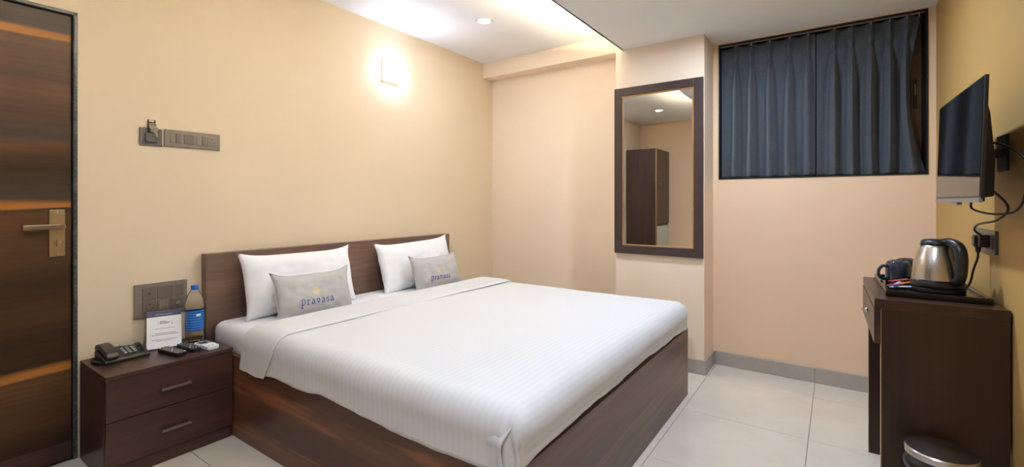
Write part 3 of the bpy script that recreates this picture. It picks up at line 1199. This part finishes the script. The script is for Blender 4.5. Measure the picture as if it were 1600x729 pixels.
for k in range(5):
    a0 = math.radians(-46 + k * 6)
    a1 = math.radians(-46 + (k + 1) * 6)
    b = len(lb.v)
    lb.v += [(0.0449 * math.cos(a), 0.0449 * math.sin(a), z) for a, z in ((a0, 0.138), (a1, 0.138), (a1, 0.150), (a0, 0.150))]
    lb.f.append((b, b + 1, b + 2, b + 3))
lb.xf(Matrix.Rotation(math.radians(36), 4, 'Z')).build('label_patch', 'card', bt)


# remotes
def remote(loc, rz, L, w, h, body, label, group, rows, cols, keymat, screen=None):
    t = thing('remote_control', label, 'remote', loc, rz, group)
    pts_ = []
    rr = w * 0.28
    for cx, cy, a0 in ((L / 2 - rr, w / 2 - rr, 0), (-L / 2 + rr, w / 2 - rr, 90), (-L / 2 + rr, -w / 2 + rr, 180), (L / 2 - rr, -w / 2 + rr, 270)):
        for k in range(5):
            a = math.radians(a0 + 90 * k / 4)
            pts_.append((cx + rr * math.cos(a), cy + rr * math.sin(a)))
    MB().prism(pts_, 'Z', 0, h).build('body', body, t, bevel=0.003, seg=3)
    x0 = -L / 2 + 0.014
    if screen:
        box('display', 'lcd', t, -L / 2 + 0.012, -L / 2 + 0.012 + screen, -w * 0.36, w * 0.36, h - 0.0005, h + 0.0008)
        x0 = -L / 2 + 0.022 + screen
    for r in range(rows):
        for c in range(cols):
            px = x0 + (L / 2 - 0.014 - x0) * r / max(1, rows - 1)
            py = (c - (cols - 1) / 2) * (w * 0.66 / max(1, cols - 1) if cols > 1 else 0)
            MB().box(px - 0.0035, px + 0.0035, py - 0.0035, py + 0.0035, h - 0.001, h + 0.0018).build('button', keymat if (r + c) % 4 else 'white_pl', t, bevel=0.001)
    return t


remote((-2.622, 0.886, NT_Z), math.radians(9), 0.175, 0.046, 0.018, 'black', 'black remote control with pale buttons beside the printed card', None, 7, 3, 'key_grey')
remote((-2.632, 0.960, NT_Z), math.radians(4), 0.165, 0.042, 0.018, 'black', 'black remote control lying between another remote and the white one', None, 6, 3, 'key_grey')
remote((-2.590, 1.022, NT_Z), math.radians(8), 0.135, 0.058, 0.019, 'white_pl', 'white remote control with a blue grey display on the nightstand edge', None, 2, 3, 'key_grey', 0.048)

# ================================================================== SWITCHES ON THE HEADBOARD WALL
def wall_plate(name, label, y0, y1, z0, z1, mat='plate'):
    t = thing(name, label, 'switch', (LX, (y0 + y1) / 2, (z0 + z1) / 2))
    MB().box(0, 0.009, -(y1 - y0) / 2, (y1 - y0) / 2, -(z1 - z0) / 2, (z1 - z0) / 2).build('plate', mat, t, bevel=0.002)
    return t


def holes(parent, y, z, s=1.0, x=0.0128):
    m = MB()
    for dy, dz, r in ((0, 0.009, 0.0032), (-0.0095, -0.006, 0.0026), (0.0095, -0.006, 0.0026)):
        m.lathe([(r * s, x - 0.004), (r * s, x)], (0, y + dy * s, z + dz * s), 12, 'X')
    m.build('socket_holes', 'hole', parent)


up1 = wall_plate('wall_switch', 'long grey switch plate with switches and one socket on the cream wall', 0.930, 1.196, 1.467, 1.556)
for y, w, mt_ in ((-0.096, 0.022, 'plate'), (-0.070, 0.022, 'module'), (-0.022, 0.046, 'module'), (0.026, 0.022, 'plate'), (0.052, 0.022, 'module')):
    box('switch', mt_, up1, 0.008, 0.0125, y - w / 2 + 0.001, y + w / 2 - 0.001, -0.024, 0.024, bevel=0.001)
sk_ = box('socket', 'plate', up1, 0.008, 0.0125, 0.068, 0.112, -0.024, 0.024, bevel=0.001)
holes(sk_, 0.090, 0.002)

kc = wall_plate('key_card_switch', 'small dark square key switch with keys above the nightstand', 0.826, 0.921, 1.463, 1.552, 'plate_dark')
box('card_slot', 'plate_dark', kc, 0.008, 0.020, -0.024, 0.026, -0.026, 0.020, bevel=0.002)
box('indicator', 'hole', kc, 0.0195, 0.0207, 0.016, 0.022, -0.022, -0.019)
ks = thing('key_bunch', 'steel keys on a black clip hanging in the key switch', 'keys', (LX + 0.014, 0.874, 1.535))
fr = MB()
fr.tube([(0, -0.014, -0.008), (0, -0.014, 0.058), (0, 0.014, 0.058), (0, 0.014, -0.008)], 0.0032, 8)
fr.tube([(0, -0.014, 0.046), (0, 0.014, 0.046)], 0.0028, 8).build('clip', 'black_matte', ks)
MB().tube(arc((0.006, 0.004, 0.028), 0.015, 0, 345, 20, 'YZ'), 0.0016, 8).build('key_ring', 'steel', ks, smooth=True)


def key(loc, ang):
    mtx = Matrix.Translation(loc) @ Matrix.Rotation(ang, 4, 'X')
    m = MB().lathe([(0.0035, 0), (0.0115, 0), (0.0115, 0.0025), (0.0035, 0.0025), (0.0035, 0)], (0, 0, 0), 18, 'X', cap=False)
    m.box(0, 0.0025, -0.0035, 0.0035, -0.042, -0.0105)
    for k in range(3):
        m.box(0, 0.0025, 0.0030, 0.0062, -0.040 + k * 0.009, -0.036 + k * 0.009)
    return m.xf(mtx).build('key', 'steel', ks)


key((0.010, 0.0, 0.020), 0.35)
key((0.013, 0.014, 0.012), 0.12)
MB().prism([(-0.010, 0.036), (0.012, 0.036), (0.014, 0.016), (0.006, -0.006), (-0.006, -0.004)], 'X', 0.0075, 0.0095).build('key_tag', 'steel', ks, bevel=0.001)

lo1 = wall_plate('wall_switch', 'square grey panel of six switches and sockets above the nightstand', 0.804, 1.034, 0.591, 0.763)
for i, y in enumerate((-0.053, 0.009, 0.070)):
    for j, z in enumerate((0.034, -0.032)):
        md_ = box('switch' if i or 0 else 'socket', 'module', lo1, 0.008, 0.0122, y - 0.028, y + 0.028, z - 0.030, z + 0.030, bevel=0.001)
        if i == 0:
            if j == 0:
                MB().lathe([(0.005, 0.009), (0.005, 0.0126)], (0, y, z), 12, 'X').build('socket_holes', 'hole', md_)
            else:
                holes(md_, y, z, 1.3, 0.0126)
        elif i == 2 and j == 1:
            MB().lathe([(0.012, 0.011), (0.012, 0.0165), (0.009, 0.018)], (0, y, z), 20, 'X').build('dial', 'plate', md_, auto=40)
        elif j == 1:
            for s in (-0.014, 0, 0.014):
                box('rocker', 'plate', md_, 0.0118, 0.0135, y + s - 0.006, y + s + 0.006, z - 0.026, z + 0.026)

# ================================================================== MIRROR
MX0, MX1, MZ0, MZ1 = -1.372, -0.738, 0.793, 2.025
mw, mh = (MX1 - MX0) / 2, (MZ1 - MZ0) / 2
mr = thing('wall_mirror', 'tall mirror in a dark brown frame hung on the pillar', 'mirror', ((MX0 + MX1) / 2, PY, (MZ0 + MZ1) / 2))
FWD = 0.060
for nm, d in (('frame_side', (-mw, -mw + FWD, -mh, mh)), ('frame_side', (mw - FWD, mw, -mh, mh)), ('frame_rail', (-mw + FWD, mw - FWD, mh - FWD, mh)), ('frame_rail', (-mw + FWD, mw - FWD, -mh, -mh + FWD))):
    box(nm, 'frame_dark', mr, d[0], d[1], -0.024, 0, d[2], d[3], bevel=0.001)
gw, gh = mw - FWD, mh - FWD
for d in ((-gw, -gw + 0.010, -gh, gh), (gw - 0.010, gw, -gh, gh), (-gw + 0.010, gw - 0.010, gh - 0.010, gh), (-gw + 0.010, gw - 0.010, -gh, -gh + 0.010)):
    bd = box('gold_bead', 'gold', mr, d[0], d[1], -0.020, -0.002, d[2], d[3], bevel=0.002)
box('glass', 'mirror', mr, -gw + 0.008, gw - 0.008, -0.014, -0.004, -gh + 0.008, gh - 0.008)

# ================================================================== CURTAINS
CY = 3.650
ctop, cbot = 2.291, 1.349


def curtain(x0, x1, pleats, label, seed, flare=0.0):
    NX, NZ = 260, 64
    sags = pleats

    def pnt(i, j):
        u, w = i / NX, j / NZ
        h = 1 - w                          # 1 at the head
        x = x0 + (x1 - x0) * u
        y = 0.0
        pinch_z = 0.865                    # height of the pinch, 0..1
        for k, p in enumerate(pleats):
            dr_ = (0.016 * nz(k * 3.7 + seed, h * 1.2, 1) + 0.022 * nz(k * 1.9 + seed, 3, h * 0.8)) * (1 - h)
            c = p + dr_
            if h > pinch_z:
                q = (h - pinch_z) / (1 - pinch_z)
                wd = 0.006 + 0.016 * q
                am = 0.034 - 0.012 * q
            else:
                q = (pinch_z - h) / pinch_z
                wd = 0.008 + 0.010 * min(1, q * 5) + 0.009 * q
                am = 0.034 + 0.044 * min(1, q * 4)
            d = (x - c) / wd
            y -= am * math.exp(-d * d)
            # hollow beside each fold
            d2 = (x - c) / (wd * 2.4)
            y += am * 0.30 * math.exp(-d2 * d2) * (1 if h < pinch_z else 0.3)
            # small inner tuck right under the pinch
            if h < pinch_z:
                tk = math.exp(-(q / 0.07) ** 2)
                y += 0.022 * tk * math.exp(-((x - c) / 0.006) ** 2)
        y += 0.008 * nz(x * 5 + seed, h * 1.6, 2) * (1 - h * 0.6)
        # crumples near the hem
        y += 0.010 * nz(x * 10 + seed, h * 14, 8) * max(0, 1 - h / 0.28)
        # scalloped head: cloth sags between the hooks
        dn = min(abs(x - p) for p in pleats)
        z = cbot + (ctop - cbot) * h
        z -= 0.011 * min(1, dn / 0.06) * max(0, (h - 0.8) / 0.2)
        z += 0.006 * nz(x * 9, 2, seed) * max(0, 1 - h * 4)
        if flare:
            e = max(0.0, (u - 0.86) / 0.14)
            x += flare * e * (0.35 - math.sin(h * PI) * 0.9 + 0.4 * (1 - h) ** 3)
        return (x, CY + y, z)
    o = MB().grid(pnt, NX, NZ).build('curtain', 'curtain', None, smooth=True, solid=0.002)
    return tag(o, label, 'curtain', 'pleated window curtains')


curtain(-0.686, -0.112, (-0.589, -0.488, -0.375, -0.257, -0.152), 'dark slate pleated curtain hanging next to the mirror pillar', 1.0)
curtain(-0.106, 0.392, (-0.010, 0.082, 0.177, 0.267, 0.348), 'dark slate pleated curtain next to the television wall', 5.0, flare=0.06)
rl = thing('curtain_rail', 'thin grey metal rail above the dark curtains', 'curtain rail', ((WX0 + WX1) / 2, CY - 0.005, ctop + 0.006))
box('rail', 'rail', rl, -hw + FT, hw - FT, -0.016, 0.002, -0.003, 0.008, bevel=0.002)
for p in (-0.589, -0.488, -0.375, -0.257, -0.152, -0.010, 0.082, 0.177, 0.267, 0.348, 0.405):
    box('hook', 'rail', rl, p - (WX0 + WX1) / 2 - 0.003, p - (WX0 + WX1) / 2 + 0.003, -0.018, -0.012, -0.024, 0.004)

# ================================================================== DESK
dk = thing('desk', 'narrow dark brown desk with one drawer under the television', 'desk', (0.470, 2.177, 0), math.radians(1.0))
DD, DL, DH = 0.354, 0.60, 0.821          # depth, length, height
box('top', 'desk_top', dk, -DD, 0.0, 0.0, DL, DH - 0.036, DH, bevel=0.0015)
for a in (0.0, DL - 0.026):
    sd = box('side_panel', 'desk', dk, -DD + 0.020, -0.002, a + 0.001, a + 0.025, 0, DH - 0.036)
    box('edge_strip', 'edge_band', sd, -DD + 0.0185, -DD + 0.020, a + 0.001, a + 0.025, 0, DH - 0.036)
dw = box('drawer', 'desk_top', dk, -DD - 0.001, -DD + 0.0185, 0.001, DL - 0.001, 0.656, DH - 0.040, bevel=0.0012)
MB().lathe([(0.004, -0.019), (0.004, -0.008), (0.010, -0.004), (0.011, 0.0), (0.008, 0.003)][::-1], (-DD - 0.004, DL / 2, 0.722), 20, 'X').xf(Matrix.Identity(4)).build('knob', 'chrome', dw, auto=50)
box('drawer_box', 'desk', dk, -DD + 0.02, -0.01, 0.03, DL - 0.03, 0.665, DH - 0.05)
box('back_panel', 'desk', dk, -0.014, -0.002, 0.026, DL - 0.026, 0.35, DH - 0.036)
DZ = DH

# tray
tr = thing('serving_tray', 'gloss black serving tray on the dark desk', 'tray', (0.296, 2.50, DZ), math.radians(1.0))
tw, tl_ = 0.146, 0.245
box('tray_floor', 'black_gloss', tr, -tw + 0.01, tw - 0.01, -tl_ + 0.01, tl_ - 0.01, 0.006, 0.011)
for d in ((-tw, tw, -tl_, -tl_ + 0.014), (-tw, tw, tl_ - 0.014, tl_), (-tw, -tw + 0.014, -tl_ + 0.014, tl_ - 0.014), (tw - 0.014, tw, -tl_ + 0.014, tl_ - 0.014)):
    box('rim', 'black_gloss', tr, *d, 0.0, 0.022, bevel=0.003)
TZ = DZ + 0.011

# kettle
kt = thing('electric_kettle', 'brushed steel electric kettle with black handle on the tray', 'kettle', (0.322, 2.425, TZ))
MB().lathe([(0.078, 0), (0.082, 0.003), (0.082, 0.014), (0.076, 0.018)], n=48).build('power_base', 'black', kt, auto=40)
kb = [(0.078, 0.019), (0.081, 0.022), (0.0815, 0.034), (0.0795, 0.040)]
MB().lathe(kb, n=48).build('bottom_ring', 'black', kt, auto=40)
body = [(0.0795, 0.040)]
for k in range(1, 15):
    a = k / 14
    body.append((0.0795 - 0.029 * a ** 1.9 - 0.002 * a, 0.040 + 0.140 * a))
MB().lathe(body, n=64).build('body', 'steel', kt, smooth=True)
lid = [(0.0495, 0.178), (0.050, 0.186), (0.047, 0.194), (0.040, 0.199), (0.02, 0.2015), (0.004, 0.202)]
MB().lathe(lid, n=48).build('lid', 'black', kt, smooth=True)
hdir = Vector((0.52, -0.854, 0))
hp = [hdir * r + Vector((0, 0, z)) for r, z in ((0.030, 0.192), (0.062, 0.193), (0.092, 0.180), (0.104, 0.150), (0.105, 0.110), (0.101, 0.072), (0.093, 0.052), (0.078, 0.046))]
hpath = bez(hp, 8)
MB().tube(hpath, [0.0145 + 0.004 * math.sin(PI * k / (len(hpath) - 1)) for k in range(len(hpath))], 16).build('handle', 'black', kt, smooth=True)
sp_ = -hdir
MB().prism([(0.043, 0.158), (0.072, 0.178), (0.064, 0.181), (0.045, 0.181)], 'Y', -0.016, 0.016).xf(Matrix.Rotation(math.atan2(sp_.y, sp_.x), 4, 'Z')).build('spout', 'steel', kt, bevel=0.003)
MB().box(0.098, 0.112, -0.006, 0.006, 0.046, 0.054).xf(Matrix.Rotation(math.atan2(hdir.y, hdir.x), 4, 'Z')).build('switch', 'black_matte', kt, bevel=0.002)


# mugs, standing upside down
def mug(loc, hang, label):
    t = thing('mug', label, 'mug', loc, 0, 'navy mugs on the tray')
    t.scale = (1.1, 1.1, 1.1)
    pr_ = [(0.034, 0.004), (0.037, 0.0), (0.039, 0.002), (0.0395, 0.010), (0.0395, 0.062), (0.038, 0.074), (0.033, 0.083), (0.025, 0.087), (0.024, 0.085), (0.004, 0.085)]
    MB().lathe(pr_, n=40).build('body', 'mug', t, smooth=True)
    hd_ = Vector((math.cos(hang), math.sin(hang), 0))
    p = [hd_ * r + Vector((0, 0, z)) for r, z in ((0.037, 0.016), (0.055, 0.016), (0.067, 0.030), (0.067, 0.048), (0.055, 0.064), (0.037, 0.064))]
    MB().tube(bez(p, 6), 0.0058, 10).build('handle', 'mug', t, smooth=True)


mug((0.217, 2.570, TZ), math.radians(205), 'navy glazed mug on the tray right beside the sachets')
mug((0.256, 2.672, TZ), math.radians(60), 'navy glazed mug at the window end of the tray')

# sachets
for k, (mt_, x, y, z, a, lab) in enumerate((('red', 0.196, 2.455, 0.004, 62, 'red sugar stick lying flat on the black tray'), ('violet', 0.214, 2.425, 0.006, 40, 'violet sachet stick lying on the black tray'),
                                            ('white_foil', 0.208, 2.445, 0.011, 75, 'white sachet stick lying on the heap of sachets'), ('orange', 0.238, 2.448, 0.015, 58, 'orange sachet stick on top of the sachets'),
                                            ('white_foil', 0.222, 2.402, 0.003, 25, 'white sachet stick under the violet one on the tray'), ('violet', 0.206, 2.412, 0.010, 68, 'violet sachet stick lying across the white ones'),
                                            ('red', 0.212, 2.468, 0.019, 50, 'red sugar stick resting on top of the heap beside the mug'))):
    st_ = thing('sachet', lab, 'sachet', (x, y, TZ), math.radians(a), 'sachets on the tray')
    MB().tube([(-0.042, 0, z + 0.004), (-0.034, 0, z + 0.005), (0.034, 0, z + 0.007), (0.042, 0, z + 0.007)], [0.007, 0.0065, 0.0065, 0.007], 10, flat=0.5).build('stick', mt_, st_, auto=50)
    for e in (-1, 1):
        MB().box(e * 0.046 - 0.005, e * 0.046 + 0.005, -0.0075, 0.0075, z + 0.0035 + (0.003 if e > 0 else 0.0), z + 0.0045 + (0.003 if e > 0 else 0.0)).build('crimp', mt_, st_)

# ================================================================== TELEVISION
TVL, TVH = 0.585, 0.362
tv = thing('television', 'flat black television on a bracket on the right wall above the desk', 'television', (0.337, 1.850, 1.180), math.radians(1.5))
tilt = Matrix.Rotation(math.radians(1.5), 4, 'Y')
MB().box(0.0, 0.010, 0, TVL, 0, TVH).xf(tilt).build('panel', 'black', tv, bevel=0.002)
MB().box(-0.0012, 0.0004, 0.006, TVL - 0.006, 0.016, TVH - 0.006).xf(tilt).build('screen', 'screen', tv)
MB().box(-0.003, 0.006, 0.0, TVL, -0.003, 0.010).xf(tilt).build('bottom_bezel', 'rail', tv, bevel=0.001)
MB().box(-0.001, 0.012, TVL * 0.5 - 0.03, TVL * 0.5 + 0.03, -0.012, -0.002).xf(tilt).build('sensor_bar', 'rail', tv, bevel=0.002)
MB().prism([(0.010, 0.010), (0.040, 0.016), (0.040, 0.12), (0.026, 0.26), (0.010, 0.33)], 'Y', 0.05, TVL - 0.05).xf(tilt).build('back_cover', 'black_matte', tv, bevel=0.004)
MB().box(0.124, 0.132, 0.30, 0.40, 0.10, 0.22).build('wall_bracket', 'black_matte', tv, bevel=0.002)
MB().tube([(0.036, 0.35, 0.16), (0.128, 0.35, 0.16)], 0.016, 12).build('bracket_arm', 'black_matte', tv)

# socket with plug on the right wall
so = thing('wall_socket', 'dark grey socket plate on the right wall above the kettle', 'socket', (RX, 2.500, 1.030))
MB().box(-0.009, 0, -0.150, 0.150, -0.043, 0.043).build('plate', 'plate_dark', so, bevel=0.002)
for y in (-0.10, -0.02):
    box('switch', 'module', so, -0.0125, -0.008, y - 0.028, y + 0.028, -0.026, 0.026, bevel=0.001)
box('socket', 'plate', so, -0.0125, -0.008, 0.035, 0.125, -0.026, 0.026, bevel=0.001)
KI = Matrix.Translation((-kt.location.x, -kt.location.y, -kt.location.z))
TI = (Matrix.Translation(tv.location) @ Matrix.Rotation(tv.rotation_euler.z, 4, 'Z')).inverted()
kc_ = MB().tube(bez([(RX - 0.033, 2.455, 0.990), (RX - 0.034, 2.458, 0.965), (0.430, 2.46, 0.920), (0.420, 2.455, 0.870), (0.402, 2.44, TZ + 0.010)], 10), 0.0038, 10).xf(KI).build('power_cord', 'black', kt, smooth=True)
MB().box(RX - 0.048, RX - 0.0115, 2.435, 2.475, 1.008, 1.052).tube([(RX - 0.033, 2.455, 1.012), (RX - 0.034, 2.455, 0.985)], [0.010, 0.006], 12).xf(KI).build('plug', 'black', kc_, bevel=0.004, seg=3)
tvc = MB().tube(bez([(0.374, 2.02, 1.24), (0.430, 2.03, 1.165), (0.425, 2.12, 1.12), (0.410, 2.27, 1.10), (0.420, 2.39, 1.075), (RX - 0.030, 2.415, 1.050)], 10), 0.0036, 10).xf(TI).build('power_cord', 'black', tv, smooth=True)
MB().box(RX - 0.040, RX - 0.0115, 2.398, 2.430, 1.010, 1.056).xf(TI).build('plug', 'black', tvc, bevel=0.004, seg=3)
MB().tube(bez([(0.372, 2.13, 1.20), (0.378, 2.18, 1.155), (0.415, 2.05, 1.14), (0.448, 1.98, 1.17), (0.452, 1.96, 1.30), (0.400, 2.02, 1.36), (0.366, 2.04, 1.34)], 10), 0.0034, 10).xf(TI).build('signal_cable', 'black', tv, smooth=True)

# ================================================================== DUSTBIN
bn = thing('pedal_bin', 'round steel pedal bin with black liner beside the desk', 'bin', (0.281, 2.046, 0))
RB, HB = 0.088, 0.345
MB().lathe([(RB, 0), (RB + 0.003, 0.002), (RB + 0.003, 0.025), (RB, 0.027)], n=48).build('base_ring', 'black', bn, auto=40)
MB().lathe([(RB - 0.002, 0.02), (RB - 0.002, HB - 0.012), (RB - 0.006, HB - 0.012), (RB - 0.006, 0.03)], n=48, cap=False).build('body', 'steel', bn, auto=40)


def bag_pt(i, j):
    a = 2 * PI * i / 64
    w_ = j / 10
    r = RB - 0.010 + 0.018 * math.sin(PI * min(1, w_ * 0.95)) + 0.003 * nz(math.cos(a) * 4, math.sin(a) * 4, w_ * 3)
    z = HB - 0.070 + 0.068 * w_ + 0.006 * nz(math.cos(a) * 3, math.sin(a) * 3, 4) * (1 - w_)
    return (r * math.cos(a), r * math.sin(a), z)


MB().grid(bag_pt, 64, 10).build('liner', 'bag', bn, smooth=True)
MB().lathe([(RB + 0.004, HB), (RB + 0.005, HB + 0.001), (RB + 0.005, HB + 0.020), (RB + 0.002, HB + 0.024), (RB * 0.6, HB + 0.030), (RB * 0.2, HB + 0.033), (0.001, HB + 0.0335)], n=56).build('lid', 'steel', bn, auto=35)
MB().box(-0.02, 0.02, -RB - 0.035, -RB + 0.01, 0.008, 0.016).build('pedal', 'black', bn, bevel=0.003)

# ================================================================== WARDROBE (seen in the mirror)
wd = thing('wardrobe', 'dark wooden wardrobe in the corner behind the door, seen in the mirror', 'wardrobe', ((LX + 0.012 - 2.353) / 2, (-0.761 + REAR + 0.01) / 2, 0))
ww, wdp, whh = (REAR + 0.01 + 0.761) / -2, (-2.353 - LX - 0.012) / 2, 2.03
MB().box(-wdp, wdp - 0.02, ww - 0.02, ww, 0, whh).build('side', 'wardrobe', wd)
MB().box(wdp - 0.02, wdp, ww - 0.02, ww, 0, whh).build('front_edge', 'gold', wd)
MB().box(-wdp, wdp - 0.02, -ww, -ww + 0.02, 0, whh).build('side', 'wardrobe', wd)
MB().box(-wdp, wdp - 0.02, -ww + 0.02, ww - 0.02, whh - 0.02, whh).build('top', 'wardrobe', wd)
MB().box(-wdp, -wdp + 0.01, -ww + 0.02, ww - 0.02, 0, whh - 0.02).build('back', 'wardrobe', wd)
MB().box(-wdp + 0.01, wdp - 0.02, -ww + 0.02, ww - 0.02, 0.78, 0.80).build('shelf', 'wardrobe', wd)
dd = MB().box(wdp - 0.018, wdp, -ww + 0.004, ww - 0.022, 0.812, whh - 0.004).build('door', 'wardrobe', wd, bevel=0.001)
MB().tube([(wdp - 0.002, ww - 0.10, 1.35), (wdp + 0.026, ww - 0.10, 1.36), (wdp + 0.026, ww - 0.10, 1.46), (wdp - 0.002, ww - 0.10, 1.47)], 0.006, 10).build('handle', 'chrome', dd)
MB().box(wdp - 0.025, wdp - 0.008, -ww + 0.03, ww - 0.022, 0.02, 0.778).build('lower_door', 'pale_panel', wd, bevel=0.001)
